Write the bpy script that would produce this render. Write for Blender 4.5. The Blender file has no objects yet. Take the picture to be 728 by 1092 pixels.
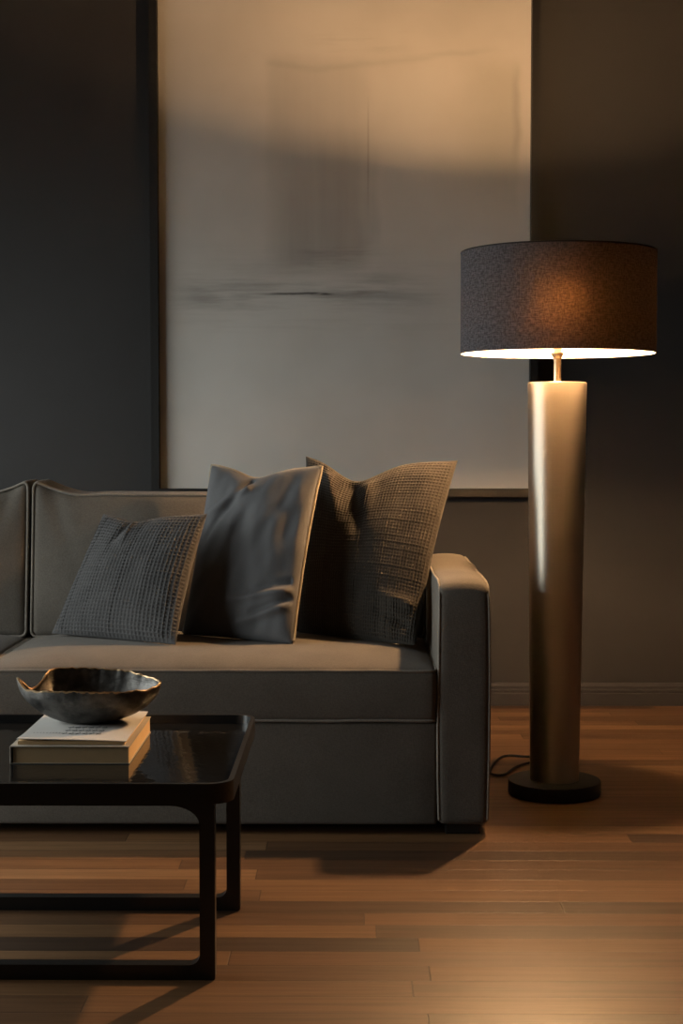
import bpy, bmesh, math, random
from mathutils import Vector, noise
R = math.radians
PI = math.pi
random.seed(7)
C = bpy.context.scene.collection

# ------------------------------------------------------------------ helpers
def mesh_obj(name, bm, mat, parent=None, smooth=True, sharp=40):
    """link the bmesh (world coordinates) as ONE mesh object; a child is stored relative to its thing's base"""
    off = Vector((0, 0, 0))
    p = parent
    while p is not None:
        off += p.location
        p = p.parent
    if parent is None:
        zs = [v.co.z for v in bm.verts]; xs = [v.co.x for v in bm.verts]; ys = [v.co.y for v in bm.verts]
        off = Vector(((min(xs) + max(xs)) / 2, (min(ys) + max(ys)) / 2, min(zs)))
    for v in bm.verts:
        v.co -= off
    bmesh.ops.recalc_face_normals(bm, faces=bm.faces)
    for f in bm.faces:
        f.smooth = smooth
    if smooth:
        for e in bm.edges:
            if len(e.link_faces) == 2 and e.calc_face_angle(0) > R(sharp):
                e.smooth = False
    me = bpy.data.meshes.new(name)
    bm.to_mesh(me); bm.free()
    me.materials.append(mat)
    o = bpy.data.objects.new(name, me)
    C.objects.link(o)
    if parent is None:
        o.location = off
    else:
        o.parent = parent
    return o

def tag(o, label, cat, group=None):
    o['label'] = label; o['category'] = cat
    if group: o['group'] = group
    return o

def thing(name, label, cat, loc, group=None):
    o = bpy.data.objects.new(name, None)
    o.empty_display_size = .1
    C.objects.link(o)
    o.location = loc
    return tag(o, label, cat, group)

def struct(name, bm, mat, parent=None, smooth=False):
    o = mesh_obj(name, bm, mat, parent, smooth)
    if parent is None:
        o['kind'] = 'structure'
    return o

def box(bm, x0, x1, y0, y1, z0, z1, bev=0, seg=2):
    r = bmesh.ops.create_cube(bm, size=1)
    vs = r['verts']
    for v in vs:
        v.co = Vector(((x0 + x1) / 2 + v.co.x * (x1 - x0), (y0 + y1) / 2 + v.co.y * (y1 - y0), (z0 + z1) / 2 + v.co.z * (z1 - z0)))
    if bev:
        es = list({e for v in vs for e in v.link_edges})
        bmesh.ops.bevel(bm, geom=es, offset=bev, segments=seg, profile=.5, affect='EDGES')
    return bm

def NB(): return bmesh.new()

def axis(h, r, n, e=4):
    a = [-h + r * (1 - math.cos(PI / 2 * k / e)) for k in range(e)]
    mid = [-(h - r) + 2 * (h - r) * k / n for k in range(n + 1)]
    return a + mid + [-q for q in reversed(a)]

def round_box(bm, c, hx, hy, hz, r, n, deform=None):
    """box with softly rounded edges, dense enough to be crowned, creased or leaned by deform(local) -> local"""
    ax = (axis(hx, r, n[0]), axis(hy, r, n[1]), axis(hz, r, n[2]))
    L = [len(a) for a in ax]
    H = (hx, hy, hz)
    d = {}
    def vert(i, j, k):
        key = (i, j, k)
        if key not in d:
            p = Vector((ax[0][i], ax[1][j], ax[2][k]))
            q = Vector([max(-(H[t] - r), min(H[t] - r, p[t])) for t in range(3)])
            dv = p - q
            if dv.length > 1e-9:
                p = q + dv.normalized() * r
            if deform: p = deform(p)
            d[key] = bm.verts.new(p + Vector(c))
        return d[key]
    def quad(a, b, c_, e):
        try: bm.faces.new((a, b, c_, e))
        except ValueError: pass
    for i in range(L[0] - 1):
        for j in range(L[1] - 1):
            for k in (0, L[2] - 1):
                quad(vert(i, j, k), vert(i + 1, j, k), vert(i + 1, j + 1, k), vert(i, j + 1, k))
    for i in range(L[0] - 1):
        for k in range(L[2] - 1):
            for j in (0, L[1] - 1):
                quad(vert(i, j, k), vert(i + 1, j, k), vert(i + 1, j, k + 1), vert(i, j, k + 1))
    for j in range(L[1] - 1):
        for k in range(L[2] - 1):
            for i in (0, L[0] - 1):
                quad(vert(i, j, k), vert(i, j + 1, k), vert(i, j + 1, k + 1), vert(i, j, k + 1))
    return bm

def tube(bm, pts, r, seg=8, closed=False, rad=None):
    pts = [Vector(p) for p in pts]
    n = len(pts)
    rings = []
    up = None
    for i, p in enumerate(pts):
        a = pts[(i - 1) % n] if (closed or i > 0) else p
        b = pts[(i + 1) % n] if (closed or i < n - 1) else p
        t = (b - a)
        t = t.normalized() if t.length > 1e-9 else Vector((1, 0, 0))
        if up is None:
            up = Vector((0, 0, 1)) if abs(t.z) < .9 else Vector((1, 0, 0))
        s = t.cross(up).normalized()
        up = s.cross(t).normalized()
        rr = rad[i] if rad else r
        rings.append([bm.verts.new(p + (s * math.cos(2 * PI * k / seg) + up * math.sin(2 * PI * k / seg)) * rr) for k in range(seg)])
    m = n if closed else n - 1
    for i in range(m):
        A, B = rings[i], rings[(i + 1) % n]
        for k in range(seg):
            bm.faces.new((A[k], A[(k + 1) % seg], B[(k + 1) % seg], B[k]))
    if not closed:
        bm.faces.new(rings[0]); bm.faces.new(rings[-1])
    return bm

def lathe(bm, prof, c, seg=64, close=False):
    """revolve (r, z) points about the vertical through c; uv = (turn, z)"""
    uv = bm.loops.layers.uv.verify()
    rings = []
    for r, z in prof:
        if r < 1e-6:
            rings.append([bm.verts.new((c[0], c[1], z))])
        else:
            rings.append([bm.verts.new((c[0] + r * math.cos(2 * PI * k / seg), c[1] + r * math.sin(2 * PI * k / seg), z)) for k in range(seg)])
    n = len(prof)
    for i in range(n if close else n - 1):
        A, B = rings[i], rings[(i + 1) % n]
        za, zb = prof[i][1], prof[(i + 1) % n][1]
        for k in range(seg):
            k2 = (k + 1) % seg
            if len(A) == 1 and len(B) == 1: continue
            if len(A) == 1: f = bm.faces.new((A[0], B[k2], B[k])); us = [(k, za), (k + 1, zb), (k, zb)]
            elif len(B) == 1: f = bm.faces.new((A[k], A[k2], B[0])); us = [(k, za), (k + 1, za), (k, zb)]
            else: f = bm.faces.new((A[k], A[k2], B[k2], B[k])); us = [(k, za), (k + 1, za), (k + 1, zb), (k, zb)]
            for l, q in zip(f.loops, us):
                l[uv].uv = (q[0] / seg, q[1])
    return bm

def rrect(x0, x1, y0, y1, r, seg=10):
    pts = []
    for cx, cy, a0 in ((x1 - r, y1 - r, 0), (x0 + r, y1 - r, 90), (x0 + r, y0 + r, 180), (x1 - r, y0 + r, 270)):
        for k in range(seg + 1):
            a = R(a0 + 90 * k / seg)
            pts.append((cx + r * math.cos(a), cy + r * math.sin(a)))
    return pts

def ring_prism(bm, outer, inner, f0, f1):
    """solid ring between two outlines of equal length, f0/f1 turn an outline point into a 3d point at either end"""
    n = len(outer)
    o0 = [bm.verts.new(f0(p)) for p in outer]; o1 = [bm.verts.new(f1(p)) for p in outer]
    i0 = [bm.verts.new(f0(p)) for p in inner]; i1 = [bm.verts.new(f1(p)) for p in inner]
    for k in range(n):
        j = (k + 1) % n
        bm.faces.new((o0[k], o0[j], o1[j], o1[k])); bm.faces.new((i0[k], i0[j], i1[j], i1[k]))
        bm.faces.new((o0[k], o0[j], i0[j], i0[k])); bm.faces.new((o1[k], o1[j], i1[j], i1[k]))
    return bm

def prism(bm, outline, z0, z1):
    a = [bm.verts.new((x, y, z0)) for x, y in outline]; b = [bm.verts.new((x, y, z1)) for x, y in outline]
    n = len(a)
    for k in range(n):
        bm.faces.new((a[k], a[(k + 1) % n], b[(k + 1) % n], b[k]))
    bm.faces.new(a); bm.faces.new(b)
    return bm

# ------------------------------------------------------------------ node helpers
class NT:
    def __init__(s, name):
        s.m = bpy.data.materials.new(name); s.m.use_nodes = True
        s.t = s.m.node_tree; s.t.nodes.clear()
        s.out = s.n('ShaderNodeOutputMaterial')
    def n(s, typ, **kw):
        nd = s.t.nodes.new(typ)
        for k, v in kw.items(): setattr(nd, k, v)
        return nd
    def put(s, sock, v):
        if isinstance(v, bpy.types.NodeSocket): s.t.links.new(v, sock)
        elif v is not None:
            try: sock.default_value = v
            except Exception: sock.default_value = (v, v, v)
    def math(s, op, a, b=None, c=None, clamp=False):
        nd = s.n('ShaderNodeMath', operation=op, use_clamp=clamp)
        for k, v in enumerate((a, b, c)):
            if v is not None: s.put(nd.inputs[k], v)
        return nd.outputs[0]
    def sstep(s, v, a, b, lo=0., hi=1.):
        nd = s.n('ShaderNodeMapRange', interpolation_type='SMOOTHSTEP')
        for k, q in enumerate((v, a, b, lo, hi)): s.put(nd.inputs[k], q)
        return nd.outputs[0]
    def noise(s, vec, scale, detail=3., rough=.5, dims='3D'):
        nd = s.n('ShaderNodeTexNoise', noise_dimensions=dims)
        if vec is not None: s.put(nd.inputs['Vector'], vec)
        nd.inputs['Scale'].default_value = scale; nd.inputs['Detail'].default_value = detail; nd.inputs['Roughness'].default_value = rough
        return nd.outputs[0]
    def coords(s, kind='Object'):
        return s.n('ShaderNodeTexCoord').outputs[kind]
    def mapping(s, vec, scale=(1, 1, 1), loc=(0, 0, 0)):
        nd = s.n('ShaderNodeMapping'); s.put(nd.inputs[0], vec)
        nd.inputs['Scale'].default_value = scale; nd.inputs['Location'].default_value = loc
        return nd.outputs[0]
    def sep(s, vec):
        nd = s.n('ShaderNodeSeparateXYZ'); s.put(nd.inputs[0], vec); return nd.outputs
    def comb(s, x, y, z=0.):
        nd = s.n('ShaderNodeCombineXYZ')
        for k, v in enumerate((x, y, z)): s.put(nd.inputs[k], v)
        return nd.outputs[0]
    def mix(s, f, a, b, mode='MIX'):
        nd = s.n('ShaderNodeMix', data_type='RGBA', blend_type=mode)
        s.put(nd.inputs[0], f)
        for k, v in ((6, a), (7, b)):
            s.put(nd.inputs[k], v if isinstance(v, bpy.types.NodeSocket) else (*v, 1))
        return nd.outputs[2]
    def ramp(s, f, stops):
        nd = s.n('ShaderNodeValToRGB'); s.put(nd.inputs[0], f)
        e = nd.color_ramp.elements
        while len(e) > 1: e.remove(e[0])
        e[0].position = stops[0][0]; e[0].color = (*stops[0][1], 1)
        for p, c in stops[1:]:
            q = e.new(p); q.color = (*c, 1)
        return nd.outputs[0]
    def bump(s, h, dist, strength=1.):
        nd = s.n('ShaderNodeBump'); s.put(nd.inputs['Height'], h)
        nd.inputs['Distance'].default_value = dist; nd.inputs['Strength'].default_value = strength
        return nd.outputs[0]
    def principled(s, col, rough=.5, metal=0., normal=None, spec=.5, **kw):
        nd = s.n('ShaderNodeBsdfPrincipled')
        s.put(nd.inputs['Base Color'], col if isinstance(col, bpy.types.NodeSocket) else (*col, 1))
        s.put(nd.inputs['Roughness'], rough); s.put(nd.inputs['Metallic'], metal)
        nd.inputs['Specular IOR Level'].default_value = spec
        if normal is not None: s.put(nd.inputs['Normal'], normal)
        for k, v in kw.items(): s.put(nd.inputs[k.replace('_', ' ')], v)
        s.t.links.new(nd.outputs[0], s.out.inputs[0])
        return nd

def plain(name, col, rough=.5, metal=0., spec=.5, var=.06, scale=40.):
    t = NT(name)
    nz = t.noise(t.coords(), scale)
    c = t.mix(nz, [q * (1 - var) for q in col], [min(1, q * (1 + var)) for q in col])
    t.principled(c, rough, metal, t.bump(nz, .0004), spec)
    return t.m

def cloth(name, col, col2, thread=.0016, rough=.95, bump=.0006, sheen=.0, mottling=9., spec=.15):
    """woven cloth: two crossed thread directions over a soft mottling"""
    t = NT(name)
    co = t.coords()
    x, y, z = t.sep(co)[0:3]
    fine = t.noise(co, 1 / thread, 2., .6)
    sx = t.noise(t.mapping(co, (.25 / thread, 1 / thread, 1 / thread)), 1., 1.)
    sz = t.noise(t.mapping(co, (1 / thread, 1 / thread, .25 / thread)), 1., 1.)
    wv = t.math('ADD', t.math('MULTIPLY', sx, .5), t.math('MULTIPLY', sz, .5))
    big = t.noise(co, mottling, 4., .6)
    f = t.math('ADD', t.math('MULTIPLY', t.sstep(wv, .35, .65), .65), t.math('MULTIPLY', t.sstep(big, .3, .7), .35))
    c = t.mix(f, col, col2)
    h = t.math('ADD', wv, t.math('MULTIPLY', fine, .4))
    nd = t.principled(c, rough, 0., t.bump(h, bump), spec)
    nd.inputs['Sheen Weight'].default_value = sheen
    nd.inputs['Sheen Roughness'].default_value = .5
    return t.m

# ------------------------------------------------------------------ materials
def mat_wall(name, col):
    t = NT(name)
    co = t.coords()
    a = t.noise(co, 2.2, 4., .6); b = t.noise(co, 160., 2.)
    c = t.mix(t.sstep(a, .3, .7), [q * .93 for q in col], [q * 1.07 for q in col])
    t.principled(c, .62, 0., t.bump(b, .0005, .6), .15)
    return t.m

def mat_floor():
    t = NT('oak_strip_floor')
    co = t.coords()
    x, y, z = t.sep(co)[0:3]
    W, L = .0735, 1.15
    ys = t.math('DIVIDE', y, W)
    row = t.math('FLOOR', ys)
    wn = t.n('ShaderNodeTexWhiteNoise', noise_dimensions='1D'); t.put(wn.inputs['W'], row)
    xs = t.math('ADD', t.math('DIVIDE', x, L), t.math('MULTIPLY', wn.outputs[0], 7.3))
    col = t.math('FLOOR', xs)
    wn2 = t.n('ShaderNodeTexWhiteNoise', noise_dimensions='2D'); t.put(wn2.inputs['Vector'], t.comb(row, col))
    tone = wn2.outputs[0]
    # grain runs along each strip, shifted per board
    g = t.comb(t.math('ADD', t.math('MULTIPLY', x, 1.6), t.math('MULTIPLY', tone, 37.)), t.math('MULTIPLY', y, 34.), t.math('MULTIPLY', tone, 11.))
    grain = t.noise(g, 1.6, 6., .65)
    fine = t.noise(t.mapping(g, (2.5, 5.5, 1)), 3., 4., .6)
    base = t.ramp(tone, [(0, (.07, .040, .023)), (.2, (.125, .066, .032)), (.5, (.19, .096, .043)), (.8, (.235, .124, .055)), (1, (.28, .158, .076))])
    c = t.mix(t.sstep(grain, .3, .75), base, t.mix(1., base, (.62, .58, .52), 'MULTIPLY'))
    c = t.mix(t.sstep(fine, .45, .75, 0, .45), c, t.mix(1., c, (.55, .5, .46), 'MULTIPLY'))
    # seams between strips and the butt joints
    fy = t.math('FRACT', ys); fx = t.math('FRACT', xs)
    ey = t.math('MINIMUM', fy, t.math('SUBTRACT', 1., fy)); ex = t.math('MINIMUM', fx, t.math('SUBTRACT', 1., fx))
    seam = t.math('MAXIMUM', t.sstep(ey, .006, .022, 1, 0), t.sstep(ex, .0006, .0016, 1, 0))
    c = t.mix(t.math('MULTIPLY', seam, .65), c, (.03, .016, .009))
    h = t.math('SUBTRACT', t.math('MULTIPLY', grain, .25), seam)
    rough = t.math('ADD', .32, t.math('MULTIPLY', grain, .16))
    t.principled(c, rough, 0., t.bump(h, .0008, .6), .6)
    return t.m

def mat_canvas(loc):
    """abstract painting: pale ground, one grey column of wash, faint arcs and a low horizon smear"""
    t = NT('painted_canvas')
    co = t.mapping(t.coords(), loc=loc)
    x0, y0, z0 = t.sep(co)[0:3]
    warp = t.math('SUBTRACT', t.noise(t.comb(t.math('MULTIPLY', x0, 1.), 0., t.math('MULTIPLY', z0, 1.)), 5., 4.), .5)
    x = t.math('ADD', x0, t.math('MULTIPLY', warp, .05)); z = t.math('ADD', z0, t.math('MULTIPLY', warp, .07))
    vst = t.noise(t.comb(t.math('MULTIPLY', x0, 17.), 0., t.math('MULTIPLY', z0, .9)), 1., 5., .55)   # vertical brush streaks
    hst = t.noise(t.comb(t.math('MULTIPLY', x0, 2.5), 3., t.math('MULTIPLY', z0, 30.)), 1., 5., .62)   # horizontal drag
    def band(v, a, b, s0, s1=None):
        s1 = s1 or s0
        return t.math('MULTIPLY', t.sstep(v, a - s0, a + s0), t.sstep(v, b - s1, b + s1, 1, 0))
    def mul(*a):
        r = a[0]
        for q in a[1:]: r = t.math('MULTIPLY', r, q)
        return r
    col = t.mix(t.sstep(t.noise(co, 1.7, 4., .55), .3, .7), (.455, .435, .40), (.525, .51, .48))
    def lay(col, m, c): return t.mix(m, col, c)
    grey = (.17, .155, .14)
    # column of wash, denser in its lower half
    body = mul(band(x, -.29, .04, .025, .05), band(z, 1.50, 2.17, .05, .03), t.sstep(vst, .2, .75, .7, 1.))
    col = lay(col, mul(body, .22), grey)
    core = mul(band(x, -.24, .03, .05, .03), band(z, 1.48, 1.86, .05, .16), t.sstep(vst, .2, .75, .7, 1.))
    col = lay(col, mul(core, .36), grey)
    foot = mul(band(x, -.17, .06, .06), band(z, 1.48, 1.55, .03), t.sstep(hst, .42, .7))
    col = lay(col, mul(foot, .4), (.13, .12, .11))
    # thin vertical line and its soft run below
    l1 = mul(band(x0, .042, .047, .003), band(z0, 1.72, 1.98, .1), t.sstep(vst, .3, .6, .4, 1.))
    col = lay(col, mul(l1, .48), (.12, .1, .08))
    l2 = mul(band(x, .04, .085, .015), band(z, 1.56, 1.86, .06), vst)
    col = lay(col, mul(l2, .42), grey)
    # arc drawn over the top of the column and down at the right
    arc = t.math('ADD', 2.135, t.math('MULTIPLY', t.math('ABSOLUTE', t.math('SUBTRACT', x0, -.13)), .1))
    a1 = mul(band(t.math('ADD', t.math('SUBTRACT', z0, arc), t.math('MULTIPLY', warp, .05)), -.008, .006, .014), band(x0, -.29, .46, .02, .1), t.sstep(hst, .3, .6, .3, 1.))
    col = lay(col, mul(a1, .2), grey)
    a2 = mul(band(x, .39, .55, .09, .012), band(z, 1.72, 2.15, .16, .05))
    col = lay(col, mul(a2, .28), (.27, .26, .2))
    a3 = mul(band(x, .53, .55, .012), band(z, 1.85, 2.12, .06))
    col = lay(col, mul(a3, .25), grey)
    a4 = mul(band(x, -.1, .16, .08), band(z, 2.2, 2.25, .03), t.sstep(hst, .45, .65))
    col = lay(col, mul(a4, .22), grey)
    # low horizon smear with a few black drags
    s1 = mul(band(x0, -.56, .14, .06, .16), band(z, 1.36, 1.43, .035), t.sstep(hst, .35, .68))
    col = lay(col, mul(s1, .5), (.16, .15, .14))
    s1b = mul(band(x0, -.6, .3, .08, .2), band(z, 1.28, 1.5, .09), t.sstep(hst, .4, .75))
    col = lay(col, mul(s1b, .28), grey)
    s2 = mul(band(t.math('ADD', z0, t.math('MULTIPLY', warp, .02)), 1.386, 1.393, .004), band(x0, -.29, -.08, .06, .02), t.sstep(t.noise(t.comb(t.math('MULTIPLY', x0, 14.), 0., t.math('MULTIPLY', z0, 90.)), 1., 4., .6), .30, .5))
    col = lay(col, mul(s2, .88), (.03, .027, .025))
    s3 = mul(band(x0, .0, .1, .03), band(z, 1.385, 1.4, .008), t.sstep(hst, .4, .6))
    col = lay(col, mul(s3, .4), grey)
    wv = t.noise(co, 700., 2.)
    t.principled(col, .8, 0., t.bump(t.math('ADD', wv, t.math('MULTIPLY', hst, .8)), .0006, .6), .2)
    return t.m

def mat_brushed():
    t = NT('brushed_nickel')
    co = t.coords('UV')
    g = t.noise(t.mapping(co, (5., 900., 1.)), 1., 3., .6)
    v = t.noise(t.mapping(co, (260., 2., 1.)), 1., 2., .5)
    f = t.math('ADD', t.math('MULTIPLY', g, .6), t.math('MULTIPLY', v, .4))
    c = t.mix(f, (.37, .32, .26), (.53, .47, .39))
    rough = t.math('ADD', .42, t.math('MULTIPLY', f, .14))
    nd = t.principled(c, rough, 1., t.bump(f, .00025, .5))
    nd.inputs['Anisotropic'].default_value = .8
    nd.inputs['Anisotropic Rotation'].default_value = .25
    tg = t.n('ShaderNodeTangent', direction_type='RADIAL', axis='Z')
    t.put(nd.inputs['Tangent'], tg.outputs[0])
    return t.m

def mat_shade(name, diff, trans, wt, wf, weave):
    """thin cloth: reflects, scatters some light through and lets some pass forward between the threads"""
    t = NT(name)
    co = t.coords('UV')
    a = t.noise(t.mapping(co, (110., 330., 1.)), 1., 3., .6)
    b = t.noise(t.mapping(co, (420., 90., 1.)), 1., 3., .6)
    f = t.sstep(t.math('ADD', t.math('MULTIPLY', a, .5), t.math('MULTIPLY', b, .5)), .36, .64)
    dl = t.math('ADD', 1 - weave, t.math('MULTIPLY', f, weave * 2))
    g = t.comb(dl, dl, dl)
    d = t.n('ShaderNodeBsdfDiffuse'); tr = t.n('ShaderNodeBsdfTranslucent'); rf = t.n('ShaderNodeBsdfRefraction')
    t.put(d.inputs[0], t.mix(1., diff, g, 'MULTIPLY'))
    t.put(tr.inputs[0], t.mix(1., trans, g, 'MULTIPLY'))
    t.put(rf.inputs[0], t.mix(1., trans, g, 'MULTIPLY'))
    rf.inputs['Roughness'].default_value = 1.; rf.inputs['IOR'].default_value = 1.25
    t.put(d.inputs['Normal'], t.bump(f, .0006, .6))
    m1 = t.n('ShaderNodeMixShader'); m2 = t.n('ShaderNodeMixShader')
    m1.inputs[0].default_value = wt; m2.inputs[0].default_value = wf
    t.t.links.new(d.outputs[0], m1.inputs[1]); t.t.links.new(tr.outputs[0], m1.inputs[2])
    t.t.links.new(m1.outputs[0], m2.inputs[1]); t.t.links.new(rf.outputs[0], m2.inputs[2])
    t.t.links.new(m2.outputs[0], t.out.inputs[0])
    return t.m

def mat_emit(name, col, st):
    t = NT(name)
    e = t.n('ShaderNodeEmission'); e.inputs[0].default_value = (*col, 1); e.inputs[1].default_value = st
    t.t.links.new(e.outputs[0], t.out.inputs[0])
    return t.m

def mat_pane():
    t = NT('window_glass')
    a = t.n('ShaderNodeBsdfTransparent'); g = t.n('ShaderNodeBsdfGlossy'); g.inputs['Roughness'].default_value = .02
    mx = t.n('ShaderNodeMixShader'); mx.inputs[0].default_value = .06
    t.t.links.new(a.outputs[0], mx.inputs[1]); t.t.links.new(g.outputs[0], mx.inputs[2]); t.t.links.new(mx.outputs[0], t.out.inputs[0])
    return t.m

def mat_bowl():
    t = NT('dark_pewter')
    co = t.coords()
    a = t.noise(co, 28., 5., .65); b = t.noise(t.mapping(co, (1, 1, 5)), 60., 3.)
    c = t.mix(t.sstep(a, .3, .7), (.055, .053, .051), (.15, .142, .132))
    t.principled(c, t.math('ADD', .36, t.math('MULTIPLY', a, .22)), .9, t.bump(t.math('ADD', a, t.math('MULTIPLY', b, .4)), .003, .6))
    return t.m

M = {}
M['wall'] = mat_wall('charcoal_paint', (.032, .0312, .0312))
M['trim'] = mat_wall('charcoal_trim', (.036, .034, .035))
M['ceiling'] = mat_wall('ceiling_paint', (.18, .176, .172))
M['floor'] = mat_floor()
M['linen'] = cloth('taupe_linen', (.092, .081, .068), (.138, .123, .105), .0015, sheen=.06)
M['linen_trim'] = cloth('taupe_welt', (.15, .135, .115), (.25, .225, .19), .0012, sheen=.1)
M['waffle'] = cloth('charcoal_waffle', (.042, .0415, .0425), (.085, .0835, .084), .0011, sheen=.08)
M['waffle_brown'] = cloth('umber_waffle', (.020, .0185, .0165), (.052, .044, .035), .0011, sheen=.08)
M['satin'] = cloth('slate_cotton', (.052, .0525, .056), (.075, .0755, .079), .0007, rough=.7, bump=.0002, sheen=.12, spec=.3)
M['welt'] = cloth('lamplit_welt', (.22, .19, .14), (.36, .31, .23), .0012, sheen=.1)  # warm lamp light on the grey-tan edge put into a lighter tan
M['black_metal'] = plain('black_powder_coat', (.013, .013, .013), .33, 0., .5)
M['smoked'] = plain('smoked_glass', (.010, .0105, .011), .035, 0., .62, var=.02)
M['frame_black'] = plain('black_frame_wood', (.012, .0115, .011), .45, 0., .35)
M['brushed'] = mat_brushed()
M['brass'] = plain('satin_brass', (.68, .52, .33), .32, 1.)
M['base'] = plain('black_base', (.010, .0095, .009), .45, 0., .35)
M['shade'] = mat_shade('dark_linen_shade', (.085, .086, .094), (.098, .050, .017), .0, .11, .42)
M['lining'] = mat_shade('white_lining', (.80, .77, .72), (.75, .70, .60), .02, .066, .03)
M['bulb'] = mat_emit('lit_bulb', (1., .58, .27), 5900.)
M['cord'] = plain('black_cord', (.012, .012, .012), .5)
M['paper'] = plain('page_paper', (.80, .56, .31), .85, 0., .2)
M['cover'] = plain('cream_cover', (.46, .41, .34), .7, 0., .3)
M['white'] = plain('white_paper', (.62, .60, .57), .7, 0., .3)
M['ink'] = plain('print_ink', (.03, .035, .045), .7)
M['bowl'] = mat_bowl()
M['bronze'] = plain('bronze_rim', (.36, .25, .14), .4, .9, var=.35, scale=120.)
M['window_frame'] = plain('dark_window_frame', (.02, .02, .022), .5)
M['pane'] = mat_pane()

# ------------------------------------------------------------------ the room
XL, XR, YF, YB, ZC = -2.65, 2.3, -1.4, 5.2, 2.78
T = .12
WY0, WY1, WZ0, WZ1 = 2.2, 5.0, .06, 1.80         # window opening in the left wall
struct('floor', box(NB(), XL - T, XR + T, YF - T, YB + T, -.1, 0), M['floor'])
struct('ceiling', box(NB(), XL - T, XR + T, YF - T, YB + T, ZC, ZC + .1), M['ceiling'])
struct('wall_back', box(NB(), XL - T, XR + T, YB, YB + T, 0, ZC), M['wall'])
struct('wall_right', box(NB(), XR, XR + T, YF, YB, 0, ZC), M['wall'])
struct('wall_front', box(NB(), XL - T, XR + T, YF - T, YF, 0, ZC), M['wall'])
b = NB()
box(b, XL - T, XL, YF, WY0, 0, ZC); box(b, XL - T, XL, WY1, YB, 0, ZC)
box(b, XL - T, XL, WY0, WY1, 0, WZ0); box(b, XL - T, XL, WY0, WY1, WZ1, ZC)
struct('wall_left', b, M['wall'])
b = NB()
fw = .05
box(b, XL - .09, XL - .02, WY0, WY0 + fw, WZ0, WZ1); box(b, XL - .09, XL - .02, WY1 - fw, WY1, WZ0, WZ1)
box(b, XL - .09, XL - .02, WY0 + fw, WY1 - fw, WZ0, WZ0 + fw); box(b, XL - .09, XL - .02, WY0 + fw, WY1 - fw, WZ1 - fw, WZ1)
wmid = (WY0 + WY1) / 2
box(b, XL - .085, XL - .025, wmid - .025, wmid + .025, WZ0 + fw, WZ1 - fw)
win = struct('window_1', b, M['window_frame'])
b = NB(); box(b, XL - .06, XL - .054, WY0 + fw, wmid - .025, WZ0 + fw, WZ1 - fw)
mesh_obj('pane', b, M['pane'], win, False)
b = NB(); box(b, XL - .06, XL - .054, wmid + .025, WY1 - fw, WZ0 + fw, WZ1 - fw)
mesh_obj('pane', b, M['pane'], win, False)

# baseboard with a stepped top, extruded along its wall
def baseboard(name, x0, x1):
    prof = [(0, 0), (.018, 0), (.018, .042), (.0165, .044), (.0165, .046), (.018, .048), (.018, .054), (.012, .058), (.012, .066), (.008, .072), (.004, .077), (0, .077)]
    bm = NB()
    A = [bm.verts.new((x0, YB - d, z)) for d, z in prof]; B = [bm.verts.new((x1, YB - d, z)) for d, z in prof]
    for k in range(len(prof)):
        j = (k + 1) % len(prof)
        bm.faces.new((A[k], A[j], B[j], B[k]))
    bm.faces.new(A); bm.faces.new(B)
    return struct(name, bm, M['trim'])
baseboard('baseboard_back', XL, XR)

# ------------------------------------------------------------------ framed painting
PX0, PX1, PZ0, PZ1 = -.655, .585, .737, 2.56
t = thing('framed_painting', 'tall abstract canvas of pale grey washes in a thin black frame on the back wall', 'painting', (-.035, YB, .71))
b = NB()
fw, fd = .026, .05
ring_prism(b, [(PX0 - fw, PZ0 - fw), (PX1 + fw, PZ0 - fw), (PX1 + fw, PZ1 + fw), (PX0 - fw, PZ1 + fw)],
           [(PX0, PZ0), (PX1, PZ0), (PX1, PZ1), (PX0, PZ1)], lambda p: (p[0], YB - .001, p[1]), lambda p: (p[0], YB - fd, p[1]))
mesh_obj('frame', b, M['frame_black'], t, False)
b = NB(); box(b, PX0 + .001, PX1 - .001, YB - .022, YB - .002, PZ0 + .001, PZ1 - .001)
mesh_obj('canvas', b, mat_canvas((-.035, 0, .71)), t, False)

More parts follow.
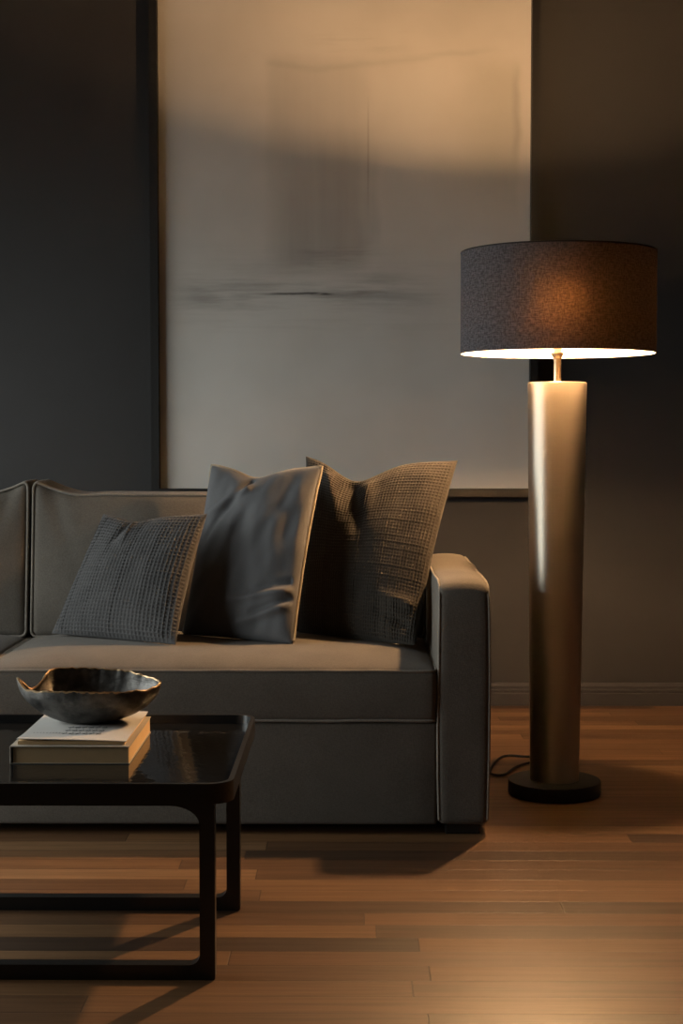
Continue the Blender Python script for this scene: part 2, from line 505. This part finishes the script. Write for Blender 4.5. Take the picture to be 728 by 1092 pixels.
# ------------------------------------------------------------------ sofa
SX0, SX1, SY0, SY1 = -2.03, .310, 3.50, 4.28
AW = .119
sofa = thing('sofa', 'long taupe linen sofa with square arms and welted cushions', 'sofa', ((SX0 + SX1) / 2, (SY0 + SY1) / 2, 0))
ZB = .024
b = NB()
def base_def(p):
    n = noise.noise(Vector((p.x * 3, p.y * 3, p.z * 6))) * .002
    return p + Vector((0, -n if p.y < 0 else n, 0))
round_box(b, ((SX0 + SX1) / 2, (SY0 + SY1) / 2, (ZB + .262) / 2), (SX1 - SX0) / 2 - AW - .0005, (SY1 - SY0) / 2 - .002, (.262 - ZB) / 2, .008, (40, 12, 6), base_def)
mesh_obj('base', b, M['linen'], sofa)
for s, x0 in ((-1, SX0), (1, SX1 - AW)):
    hx, hy, hz = AW / 2, (SY1 - SY0) / 2, (.584 - ZB) / 2
    def arm_def(p, hx=hx, hy=hy, hz=hz, s=s):
        tz = (p.z + hz) / (2 * hz)
        q = p.copy()
        q.z += .007 * (1 - (p.x / hx) ** 2) * max(0, tz) ** 8
        # the padded top front rolls softly over
        fr = max(0, (-p.y - (hy - .06)) / .06); top = max(0, (p.z - (hz - .06)) / .06)
        q.z -= .012 * fr * fr * top
        q.y += .014 * top * top * fr
        q.x += .003 * math.sin(tz * 3.0) * (1 if p.x > 0 else -1)
        w = noise.noise(Vector((p.x * 9 + s, p.y * 7, p.z * 7))) * .0025
        return q + Vector((w, w, w * .6))
    c = (x0 + hx, (SY0 + SY1) / 2, (.584 + ZB) / 2)
    arm = mesh_obj('armrest', round_box(NB(), c, hx, hy, hz, .016, (8, 26, 24), arm_def), M['linen'], sofa)
    # welts: up both front edges and back along both top edges
    for e in (-1, 1):
        pts = []
        for k in range(20):
            p = Vector((e * (hx - .004), -(hy - .004), -hz + .012 + (2 * hz - .035) * k / 19)); pts.append(arm_def(p) + Vector(c))
        for k in range(16):
            p = Vector((e * (hx - .004), -(hy - .02) + (2 * hy - .04) * k / 15, hz - .004)); pts.append(arm_def(p) + Vector(c))
        mesh_obj('piping', tube(NB(), pts, .0032), M['linen_trim'], arm)
b = NB()
round_box(b, ((SX0 + SX1) / 2, 4.23, .455), (SX1 - SX0) / 2 - AW - .001, .05, .275, .03, (40, 4, 10))
mesh_obj('back_frame', b, M['linen'], sofa)

def seat_cushion(x0, x1, seed):
    hx, hy, hz = (x1 - x0) / 2 - .002, .29, .0605
    c = Vector(((x0 + x1) / 2, SY0 + hy - .001, .324))
    def df(p):
        q = p.copy()
        u, v = p.x / hx, p.y / hy
        cr = max(0, (1 - u ** 6)) * max(0, (1 - abs(v) ** 5))
        q.z += (.028 * cr if p.z > 0 else 0)
        f = max(0, 1 - (p.z / hz) ** 2)
        q.y += (-.004 * f if p.y < 0 else .004 * f)
        w = noise.noise(Vector((p.x * 5 + seed, p.y * 6, p.z * 3))) * .003 * cr
        return q + Vector((0, 0, w))
    o = mesh_obj('seat_cushion', round_box(NB(), c, hx, hy, hz, .014, (46, 26, 5), df), M['linen'], sofa)
    for zz in (hz - .003, -hz + .003):
        pts = []
        out = rrect(-hx + .002, hx - .002, -hy + .002, hy - .002, .014, 4)
        n = len(out)
        for k in range(n):
            a, d = out[k], out[(k + 1) % n]
            m = 24 if math.hypot(a[0] - d[0], a[1] - d[1]) > .1 else 1
            for q in range(m):
                px, py = a[0] + (d[0] - a[0]) * q / m, a[1] + (d[1] - a[1]) * q / m
                wob = .0018 * noise.noise(Vector((px * 14, py * 14, zz * 50 + seed)))
                pts.append(Vector((px, py - .001, zz + wob)) + c)
        mesh_obj('piping', tube(NB(), pts, .0034, closed=True), M['linen_trim'], o)
XM = -.86
seat_cushion(XM, SX1 - AW, 1.3)
seat_cushion(SX0 + AW, XM, 5.1)

def back_cushion(x0, x1, seed):
    hx, hy, hz = (x1 - x0) / 2 - .003, .085, .19
    c = Vector(((x0 + x1) / 2, 4.125, .577))
    def df(p):
        q = p.copy()
        u, w = p.x / hx, p.z / hz
        q.y += .05 * (w * .5) + .01
        fr = max(0, 1 - u ** 4) * max(0, 1 - abs(w) ** 3)
        q.y += (-.030 * fr if p.y < 0 else .004 * fr)
        top = max(0, w)
        d = (hx - abs(p.x))
        q.z += .046 * math.exp(-d / .06) * top ** 3 - .002
        # pinched ends: the cover draws in just inside the corners
        q.z -= .006 * math.exp(-((d - .12) / .05) ** 2) * top ** 3
        fold = math.exp(-((d - .05 - .25 * (1 - w) * .3) / .018) ** 2) * top
        q.y += .007 * fold if p.y < 0 else 0
        q.y += noise.noise(Vector((p.x * 7 + seed, p.z * 9, seed))) * .006 * fr * (1 if p.y < 0 else 0)
        return q
    o = mesh_obj('back_cushion', round_box(NB(), c, hx, hy, hz, .022, (70, 5, 28), df), M['linen'], sofa)
    out = rrect(-hx + .004, hx - .004, -hz + .004, hz - .004, .016, 4)
    pts = []
    n = len(out)
    for k in range(n):
        a, d = out[k], out[(k + 1) % n]
        m = 40 if math.hypot(a[0] - d[0], a[1] - d[1]) > .1 else 1
        for q in range(m):
            pts.append(df(Vector((a[0] + (d[0] - a[0]) * q / m, -hy + .004, a[1] + (d[1] - a[1]) * q / m))) + c)
    mesh_obj('piping', tube(NB(), pts, .0036, closed=True), M['linen_trim'], o)
back_cushion(XM, SX1 - AW, 2.2)
back_cushion(SX0 + AW, XM, 7.7)
for fx in (SX0 + .06, SX1 - .06):
    for fy in (SY0 + .045, SY1 - .06):
        mesh_obj('foot', box(NB(), fx - .04, fx + .04, fy - .03, fy + .03, 0, ZB + .004, .003), M['black_metal'], sofa, False)

# ------------------------------------------------------------------ throw pillows
def pillow(name, TL, TR, BR, BL, tf, tb, mat, label, n=60, waffle=None, dip=None, folds=(), pinch=.055, welt=None, seed=0., floor_z=.4135, shape=.5, ripple=.006):
    TL, TR, BR, BL = map(Vector, (TL, TR, BR, BL))
    nrm = ((TR - BL).cross(TL - BR)).normalized()
    if nrm.y > 0: nrm = -nrm
    def base(u, v):
        uu = u * (1 - pinch * (1 - v * v)); vv = v * (1 - pinch * (1 - u * u) * (1 if v > 0 else .15))
        if dip:
            u0, w, amp = dip
            vv -= amp * math.exp(-((u - u0) / w) ** 2) * ((v + 1) / 2) ** 2.5
        a = (TL * (1 - uu) + TR * (1 + uu)) / 2; b_ = (BL * (1 - uu) + BR * (1 + uu)) / 2
        return (b_ * (1 - vv) + a * (1 + vv)) / 2
    def surf(u, v, side):
        p = base(u, v)
        k = max(0, (1 - u * u) * (1 - v * v))
        th = k ** shape * (tf if side > 0 else tb)
        if side > 0:
            th *= 1 + .10 * noise.noise(Vector((u * 1.6 + seed, v * 1.6, seed)))
            fade = min(1., k * 6)
            th += ripple * fade * noise.noise(Vector((u * 4 + seed, v * 3.2 - u * 1.5, seed * 2)))
            for (ua, va, ub, vb, w, am) in folds:
                dx, dy = ub - ua, vb - va
                tt = max(0, min(1, ((u - ua) * dx + (v - va) * dy) / (dx * dx + dy * dy)))
                d = math.hypot(u - ua - dx * tt, v - va - dy * tt)
                th += am * math.exp(-(d / w) ** 2) * fade * (1 - .7 * tt)
        if waffle:
            nu, nv, am = waffle
            cu = abs(math.sin((u + 1) / 2 * nu * PI)); cv = abs(math.sin((v + 1) / 2 * nv * PI))
            th += (am * (1 - min(cu, cv) ** .8) - am * .5) * min(1, k * 30)
        return p + nrm * th * side
    bm = NB()
    def coord(i):
        s = -1 + 2 * i / n
        return .45 * s + .55 * math.sin(PI / 2 * s)
    g = {}
    for side in (1, -1):
        for i in range(n + 1):
            for j in range(n + 1):
                rim = i in (0, n) or j in (0, n)
                key = (i, j, 0 if rim else side)
                if key not in g:
                    p = surf(coord(i), coord(j), side)
                    p.z = max(p.z, floor_z)
                    if p.z < .80: p.y = min(p.y, 4.006 + .025 * (p.z - .577) / .19)   # pressed against the back cushion
                    g[key] = bm.verts.new(p)
    for side in (1, -1):
        for i in range(n):
            for j in range(n):
                q = []
                for (a, d) in ((i, j), (i + 1, j), (i + 1, j + 1), (i, j + 1)):
                    q.append(g[(a, d, 0 if (a in (0, n) or d in (0, n)) else side)])
                bm.faces.new(q)
    o = mesh_obj(name, bm, mat, None, True, 75)
    tag(o, label, 'pillow', 'throw pillows on the sofa')
    if welt:
        pts = []
        m = 50
        for (ua, va, ub, vb) in ((-1, -1, -1, 1), (-1, 1, 1, 1), (1, 1, 1, -1)):
            for k in range(m):
                u, v = ua + (ub - ua) * k / m, va + (vb - va) * k / m
                p = base(u, v) + nrm * (.003 * noise.noise(Vector((u * 5, v * 5, 3.))))
                p.z = max(p.z, floor_z + .0045)
                if p.z < .80: p.y = min(p.y, 3.999 + .025 * (p.z - .577) / .19)
                pts.append(p)
        mesh_obj('piping', tube(NB(), pts, .0042), welt, o)
    return o

pillow('throw_pillow', (-.130, 4.10, .866), (.266, 3.97, .855), (.145, 3.70, .405), (-.144, 3.93, .414), .062, .03, M['waffle_brown'],
       'large umber waffle-weave pillow leaning against the right sofa arm', n=260, waffle=(52, 56, .0030), dip=(-.26, .42, .24),
       folds=((-.25, .8, -.05, .2, .10, -.014), (-.6, .85, -.35, .3, .09, .012), (.9, -.6, .45, -.55, .05, .012), (.85, -.8, .4, -.72, .05, -.010), (.0, .75, .1, .2, .10, .009)), seed=3.1, pinch=.05, ripple=.004)
pillow('throw_pillow', (-0.375, 4.045, 0.841), (-0.083, 3.9, 0.84), (-0.15, 3.72, .411), (-0.437, 3.895, .412), .052, .030, M['satin'],
       'smooth slate grey pillow with lamp-warmed tan welted edge in the middle of three', n=120, dip=(-.12, .40, .11),
       folds=((.95, -.45, -.1, -.62, .040, .012), (.95, -.62, .1, -.85, .045, .012), (.95, -.54, .3, -.72, .035, -.010), (.9, -.35, .25, -.5, .04, -.008), (-.10, .8, -.85, .35, .06, .014), (-.12, .9, -.75, .12, .06, -.012)),
       seed=1.2, pinch=.045, shape=.38, welt=M['welt'])
pillow('throw_pillow', (-.652, 3.985, .716), (-.370, 3.85, .723), (-.432, 3.69, .415), (-.776, 3.91, .412), .055, .03, M['waffle'],
       'small charcoal waffle-weave pillow, the front left one on the sofa', n=216, waffle=(34, 36, .0036), dip=(-.28, .40, .10),
       folds=((-.3, .9, -.42, .5, .06, -.012), (-.2, .9, -.2, .5, .06, .010), (.8, -.9, .3, -.8, .05, .006)), seed=5.3, pinch=.045, ripple=.0025)

# ------------------------------------------------------------------ coffee table
TX0, TX1, TY0, TY1, TZ0, TZ1 = -1.02, -.206, 2.56, 3.20, .302, .337
GZ = .3205
table = thing('coffee_table', 'low black metal coffee table with smoked glass top and looped legs', 'table', ((TX0 + TX1) / 2, (TY0 + TY1) / 2, 0))
b = NB()
o_ = rrect(TX0, TX1, TY0, TY1, .045, 12); i_ = rrect(TX0 + .009, TX1 - .009, TY0 + .009, TY1 - .009, .036, 12)
ring_prism(b, o_, i_, lambda p: (p[0], p[1], TZ0), lambda p: (p[0], p[1], TZ1))
es = [e for e in b.edges if all(abs(v.co.z - TZ1) < 1e-5 for v in e.verts) and len(e.link_faces) == 2 and e.calc_face_angle(0) > .5]
bmesh.ops.bevel(b, geom=es, offset=.0035, segments=3, profile=.5, affect='EDGES')
mesh_obj('tabletop_frame', b, M['black_metal'], table, True, 50)
b = NB(); prism(b, rrect(TX0 + .0095, TX1 - .0095, TY0 + .0095, TY1 - .0095, .0355, 12), GZ - .008, GZ)
mesh_obj('glass_top', b, M['smoked'], table, False)
b = NB(); prism(b, rrect(TX0 + .0095, TX1 - .0095, TY0 + .0095, TY1 - .0095, .0355, 12), TZ0 + .001, GZ - .0085)
mesh_obj('tray', b, M['black_metal'], table, False)
def leg_loop(y0, y1, X1):
    X0, Z0, Z1 = TX0 + .026, 0, TZ0
    w = .026
    inner = []
    x0, x1, z0, z1 = X0 + w, X1 - w, Z0 + w, Z1 - .003
    for cx, cz, rx, rz, a0 in ((x1, z1, .05, .032, 0), (x0, z1, .05, .032, 90), (x0, z0, .018, .018, 180), (x1, z0, .018, .018, 270)):
        sx = 1 if cx == x1 else -1; sz = 1 if cz == z1 else -1
        for k in range(9):
            a = R(a0 + 90 * k / 8)
            inner.append((cx - sx * rx + rx * math.cos(a), cz - sz * rz + rz * math.sin(a)))
    outer = []
    for cx, cz, rx, a0 in ((X1, Z1, .004, 0), (X0, Z1, .004, 90), (X0, Z0, .004, 180), (X1, Z0, .004, 270)):
        sx = 1 if cx == X1 else -1; sz = 1 if cz == Z1 else -1
        for k in range(9):
            a = R(a0 + 90 * k / 8)
            outer.append((cx - sx * rx + rx * math.cos(a), cz - sz * rx + rx * math.sin(a)))
    bm = NB()
    ring_prism(bm, outer, inner, lambda p: (p[0], y0, p[1]), lambda p: (p[0], y1, p[1]))
    return bm
mesh_obj('leg', leg_loop(2.562, 2.588, -.236), M['black_metal'], table, True, 30)
mesh_obj('leg', leg_loop(2.940, 2.966, -.222), M['black_metal'], table, True, 30)

# ------------------------------------------------------------------ books on the table
BX0, BX1, BY0, BY1 = -.632, -.412, 2.787, 3.085
BZ1 = GZ + .033
bk = thing('book', 'thick cream book lying flat on the glass, under the white booklet', 'book', ((BX0 + BX1) / 2, (BY0 + BY1) / 2, GZ))
b = NB(); box(b, BX0 + .006, BX1 - .002, BY0 + .002, BY1 - .002, GZ + .0022, BZ1 - .0022)
mesh_obj('pages', b, M['paper'], bk, False)
b = NB()
box(b, BX0, BX1, BY0, BY1, GZ + .0002, GZ + .0022, .0006); box(b, BX0, BX1, BY0, BY1, BZ1 - .0022, BZ1, .0006); box(b, BX0, BX0 + .003, BY0, BY1, GZ + .001, BZ1 - .001, .0006)
mesh_obj('cover', b, M['cover'], bk, False)

CX0, CX1, CY0, CY1 = -.622, -.420, 2.80, 3.10
lf = thing('booklet', 'thin white booklet with printed rows, on the cream book under the bowl', 'book', ((CX0 + CX1) / 2, (CY0 + CY1) / 2, BZ1))
CZ = BZ1 + .0085
b = NB(); box(b, CX0 + .002, CX1 - .003, CY0 + .002, CY1 - .002, BZ1 + .0003, CZ - .0016)
mesh_obj('pages', b, M['paper'], lf, False)
b = NB()
nx, ny = 24, 24
gt = []
def lift(u, v): return .0035 * max(0, (.35 - v) / .35) ** 2 * (1 - u) - .0012 * u ** 6
for zz in (CZ - .0014, CZ):
    gt.append([[b.verts.new((CX0 + (CX1 - CX0) * i / nx, CY0 + (CY1 - CY0) * j / ny, zz + lift(i / nx, j / ny))) for j in range(ny + 1)] for i in range(nx + 1)])
for g_ in gt:
    for i in range(nx):
        for j in range(ny):
            b.faces.new((g_[i][j], g_[i + 1][j], g_[i + 1][j + 1], g_[i][j + 1]))
for i in range(nx):
    for j in (0, ny): b.faces.new((gt[0][i][j], gt[0][i + 1][j], gt[1][i + 1][j], gt[1][i][j]))
for j in range(ny):
    for i in (0, nx): b.faces.new((gt[0][i][j], gt[0][i][j + 1], gt[1][i][j + 1], gt[1][i][j]))
cov = mesh_obj('cover', b, M['white'], lf, True, 40)
# printed rows of slanted strokes on the cover
b = NB()
def zc(x, y): return CZ + lift((x - CX0) / (CX1 - CX0), (y - CY0) / (CY1 - CY0)) + .0004
def stroke(x0, y0, x1, y1, w):
    d = Vector((x1 - x0, y1 - y0, 0)); s = Vector((-d.y, d.x, 0)).normalized() * w / 2
    vs = []
    for q in ((x0, y0, 1), (x0, y0, -1), (x1, y1, -1), (x1, y1, 1)):
        px, py = q[0] + s.x * q[2], q[1] + s.y * q[2]
        vs.append(b.verts.new((px, py, zc(px, py))))
    b.faces.new(vs)
for rrow, yy in enumerate((2.862, 2.892, 2.922)):
    for k in range(6):
        xx = -.545 + k * .0128 + rrow * .001
        stroke(xx - .003, yy - .009, xx + .003, yy + .009, .0022)
        stroke(xx - .006, yy + .001, xx + .005, yy + .003, .0030)
        if k % 2: stroke(xx + .001, yy - .010, xx + .0055, yy - .006, .0022)
for k in range(9):
    stroke(-.605 + k * .006, 2.868, -.602 + k * .006, 2.870, .003)
mesh_obj('print', b, M['ink'], cov, False)

# ------------------------------------------------------------------ bowl
KX, KY = -.522, 2.995
KZ = CZ + .0004
ctrl = [(0, .142, .436), (25, .122, .440), (60, .100, .448), (90, .094, .450), (120, .102, .452), (143, .110, .452), (156, .104, .445), (168, .106, .430),
        (179, .118, .424), (190, .139, .450), (203, .122, .431), (225, .104, .431), (250, .094, .433), (270, .092, .433), (300, .098, .431), (328, .118, .430), (343, .128, .429)]
def rim_at(a):
    a %= 360
    n = len(ctrl)
    for k in range(n):
        a0, a1 = ctrl[k][0], ctrl[(k + 1) % n][0] + (360 if k == n - 1 else 0)
        if a0 <= a < a1:
            am, ap = ctrl[k - 1][0] - (360 if k == 0 else 0), ctrl[(k + 2) % n][0] + (360 if k >= n - 2 else 0)
            h = a1 - a0; s = (a - a0) / h
            res = []
            for q in (1, 2):
                p0, p1 = ctrl[k][q], ctrl[(k + 1) % n][q]
                m0 = (p1 - ctrl[k - 1][q]) / (a1 - am) * h; m1 = (ctrl[(k + 2) % n][q] - p0) / (ap - a0) * h
                res.append((2 * s ** 3 - 3 * s * s + 1) * p0 + (s ** 3 - 2 * s * s + s) * m0 + (3 * s * s - 2 * s ** 3) * p1 + (s ** 3 - s * s) * m1)
            return res
bowl = thing('bowl', 'dark hammered metal bowl with a torn wavy rim on the white booklet', 'bowl', (KX, KY, KZ))
def bowl_pt(a, s, inset):
    r1, z1 = rim_at(a)
    sf = s ** 3
    r1 += sf * .0022 * noise.noise(Vector((math.cos(R(a)) * 7, math.sin(R(a)) * 7, 1))) ; z1 += sf * .0028 * noise.noise(Vector((math.cos(R(a)) * 11, math.sin(R(a)) * 11, 5)))
    rb = .040
    r = rb + (r1 - rb) * (math.sin(s * PI / 2) ** .95)
    z = KZ + (z1 - KZ) * (1 - math.cos(s * PI / 2)) ** .78
    r += .0012 * noise.noise(Vector((math.cos(R(a)) * 4, math.sin(R(a)) * 4, s * 4))) * math.sin(s * PI)
    return Vector((KX + (r - inset) * math.cos(R(a)), KY + (r - inset) * math.sin(R(a)), z + inset * (.9 if s < .6 else .9 * (1 - s) / .4)))
b = NB()
NA, NS = 180, 18
outr = [[b.verts.new(bowl_pt(360 * k / NA, s / NS, 0)) for k in range(NA)] for s in range(NS + 1)]
innr = [[b.verts.new(bowl_pt(360 * k / NA, s / NS, .0035)) for k in range(NA)] for s in range(NS + 1)]
for s in range(NS):
    for k in range(NA):
        j = (k + 1) % NA
        b.faces.new((outr[s][k], outr[s][j], outr[s + 1][j], outr[s + 1][k])); b.faces.new((innr[s][k], innr[s][j], innr[s + 1][j], innr[s + 1][k]))
for k in range(NA):
    j = (k + 1) % NA
    b.faces.new((outr[NS][k], outr[NS][j], innr[NS][j], innr[NS][k]))
b.faces.new(outr[0]); b.faces.new(innr[0])
mesh_obj('body', b, M['bowl'], bowl, True, 60)
pts = [(bowl_pt(360 * k / NA, 1, 0) + bowl_pt(360 * k / NA, 1, .0035)) / 2 for k in range(NA)]
rad = [.0022 + .0014 * noise.noise(Vector((k * .37, 2, 2))) for k in range(NA)]
mesh_obj('rim', tube(NB(), pts, .002, 6, True, rad), M['bronze'], bowl)

# ------------------------------------------------------------------ floor lamp
LX, LY = .514, 3.92
lamp = thing('floor_lamp', 'lit floor lamp, thick brushed metal column under a dark drum shade', 'lamp', (LX, LY, 0))
lc = (LX, LY)
b = NB(); lathe(b, [(0, 0), (.114, 0), (.117, .002), (.1185, .006), (.1185, .033), (.117, .036), (.114, .037), (0, .037)], lc, 96)
mesh_obj('base', b, M['base'], lamp, True, 35)
b = NB()
prof = [(0, .0372), (.0625, .0372)] + [(.0625 + (.0745 - .0625) * k / 24, .04 + (1.05 - .04) * k / 24) for k in range(25)] + [(.0737, 1.053), (.071, 1.054), (0, 1.054)]
lathe(b, prof, lc, 128)
mesh_obj('column', b, M['brushed'], lamp, True, 35)
b = NB(); lathe(b, [(0, 1.0542), (.0095, 1.0542), (.0095, 1.112), (.012, 1.118), (.0165, 1.126), (.0165, 1.129), (.0105, 1.131), (.0105, 1.14), (.019, 1.142), (.019, 1.19), (.014, 1.196), (0, 1.196)], lc, 40)
mesh_obj('stem', b, M['brass'], lamp, True, 35)
SB, ST, SR = 1.127, 1.381, .2455
b = NB(); lathe(b, [(SR, SB), (SR, ST)], lc, 160)
shade = mesh_obj('lamp_shade', b, M['shade'], lamp, True, 35)
b = NB(); lathe(b, [(SR, SB), (SR - .0005, SB - .0008), (SR - .0022, SB - .0008), (SR - .0028, SB), (SR - .0028, ST), (SR - .0005, ST)], lc, 160)
mesh_obj('lining', b, M['lining'], shade, True, 35)
b = NB()
for zz in (ST,):
    tube(b, [(LX + (SR - .001) * math.cos(2 * PI * k / 128), LY + (SR - .001) * math.sin(2 * PI * k / 128), zz) for k in range(128)], .0022, 8, True)
mesh_obj('top_ring', b, M['base'], shade)
b = NB()
for a in (30, 150, 270):
    ca, sa = math.cos(R(a)), math.sin(R(a))
    tube(b, [(LX + .018 * ca, LY + .018 * sa, 1.188), (LX + .12 * ca, LY + .12 * sa, 1.192), (LX + (SR - .004) * ca, LY + (SR - .004) * sa, 1.192)], .0018, 6)
mesh_obj('spider', b, M['brass'], lamp)
b = NB()
BZ, BR_ = 1.2755, .0148
lathe(b, [(0, 1.1965), (.008, 1.1965), (.0085, 1.225), (.0085, 1.2625)] + [(BR_ * math.sin(a), BZ - BR_ * math.cos(a)) for a in [R(40 + 140 * k / 16) for k in range(16)]] + [(0, BZ + BR_)], lc, 40)
mesh_obj('bulb', b, M['bulb'], lamp)
pts = []
cp = [(.53, 4.03), (.538, 4.18), (.505, 4.27), (.447, 4.21), (.410, 4.125), (.384, 4.108), (.368, 4.14), (.383, 4.23), (.414, 4.33), (.444, 4.36), (.50, 4.345), (.56, 4.38), (.62, 4.6), (.66, 4.9), (.67, 5.15)]
def cat(p0, p1, p2, p3, s):
    return [.5 * ((2 * p1[i]) + (-p0[i] + p2[i]) * s + (2 * p0[i] - 5 * p1[i] + 4 * p2[i] - p3[i]) * s * s + (-p0[i] + 3 * p1[i] - 3 * p2[i] + p3[i]) * s ** 3) for i in (0, 1)]
for k in range(len(cp) - 1):
    q = [cp[max(0, k - 1)], cp[k], cp[k + 1], cp[min(len(cp) - 1, k + 2)]]
    for s in range(6):
        p = cat(*q, s / 6); pts.append((p[0], p[1], .0042))
mesh_obj('cord', tube(NB(), pts, .0035, 8), M['cord'], lamp)

# ------------------------------------------------------------------ daylight
w = bpy.data.worlds.new('evening_sky'); bpy.context.scene.world = w
w.use_nodes = True
bg = w.node_tree.nodes['Background']
nt = w.node_tree
tc = nt.nodes.new('ShaderNodeTexCoord'); sp = nt.nodes.new('ShaderNodeSeparateXYZ'); mr = nt.nodes.new('ShaderNodeMapRange'); mc = nt.nodes.new('ShaderNodeMix')
mr.interpolation_type = 'SMOOTHSTEP'; mr.inputs[1].default_value = -.25; mr.inputs[2].default_value = .12
mc.data_type = 'RGBA'; mc.inputs[6].default_value = (.20, .20, .19, 1); mc.inputs[7].default_value = (.93, .99, .97, 1)   # dim ground below, dusk sky above
nt.links.new(tc.outputs['Generated'], sp.inputs[0]); nt.links.new(sp.outputs[2], mr.inputs[0]); nt.links.new(mr.outputs[0], mc.inputs[0]); nt.links.new(mc.outputs[2], bg.inputs[0])
bg.inputs[1].default_value = 10.2
pl = bpy.data.lights.new('window_portal', 'AREA'); pl.shape = 'RECTANGLE'
pl.size = WY1 - WY0; pl.size_y = WZ1 - WZ0
po = bpy.data.objects.new('window_portal', pl); C.objects.link(po)
po.location = (XL - T - .01, wmid, (WZ0 + WZ1) / 2); po.rotation_euler = (R(90), 0, R(-90))
pl.cycles.is_portal = True

# ------------------------------------------------------------------ camera
cam = bpy.data.cameras.new('camera'); co = bpy.data.objects.new('camera', cam); C.objects.link(co)
co.location = (0, 0, .93); co.rotation_euler = (R(90) - math.atan(86 / 1640), 0, math.atan(14 / 1640))
cam.sensor_fit = 'VERTICAL'; cam.sensor_height = 36; cam.lens = 1640 / 1092 * 36
cam.clip_start = .05
sc = bpy.context.scene
sc.camera = co
sc.view_settings.view_transform = 'Standard'; sc.view_settings.look = 'None'
sc.view_settings.gamma = 1; sc.view_settings.use_curve_mapping = False
sc.view_settings.exposure = 0
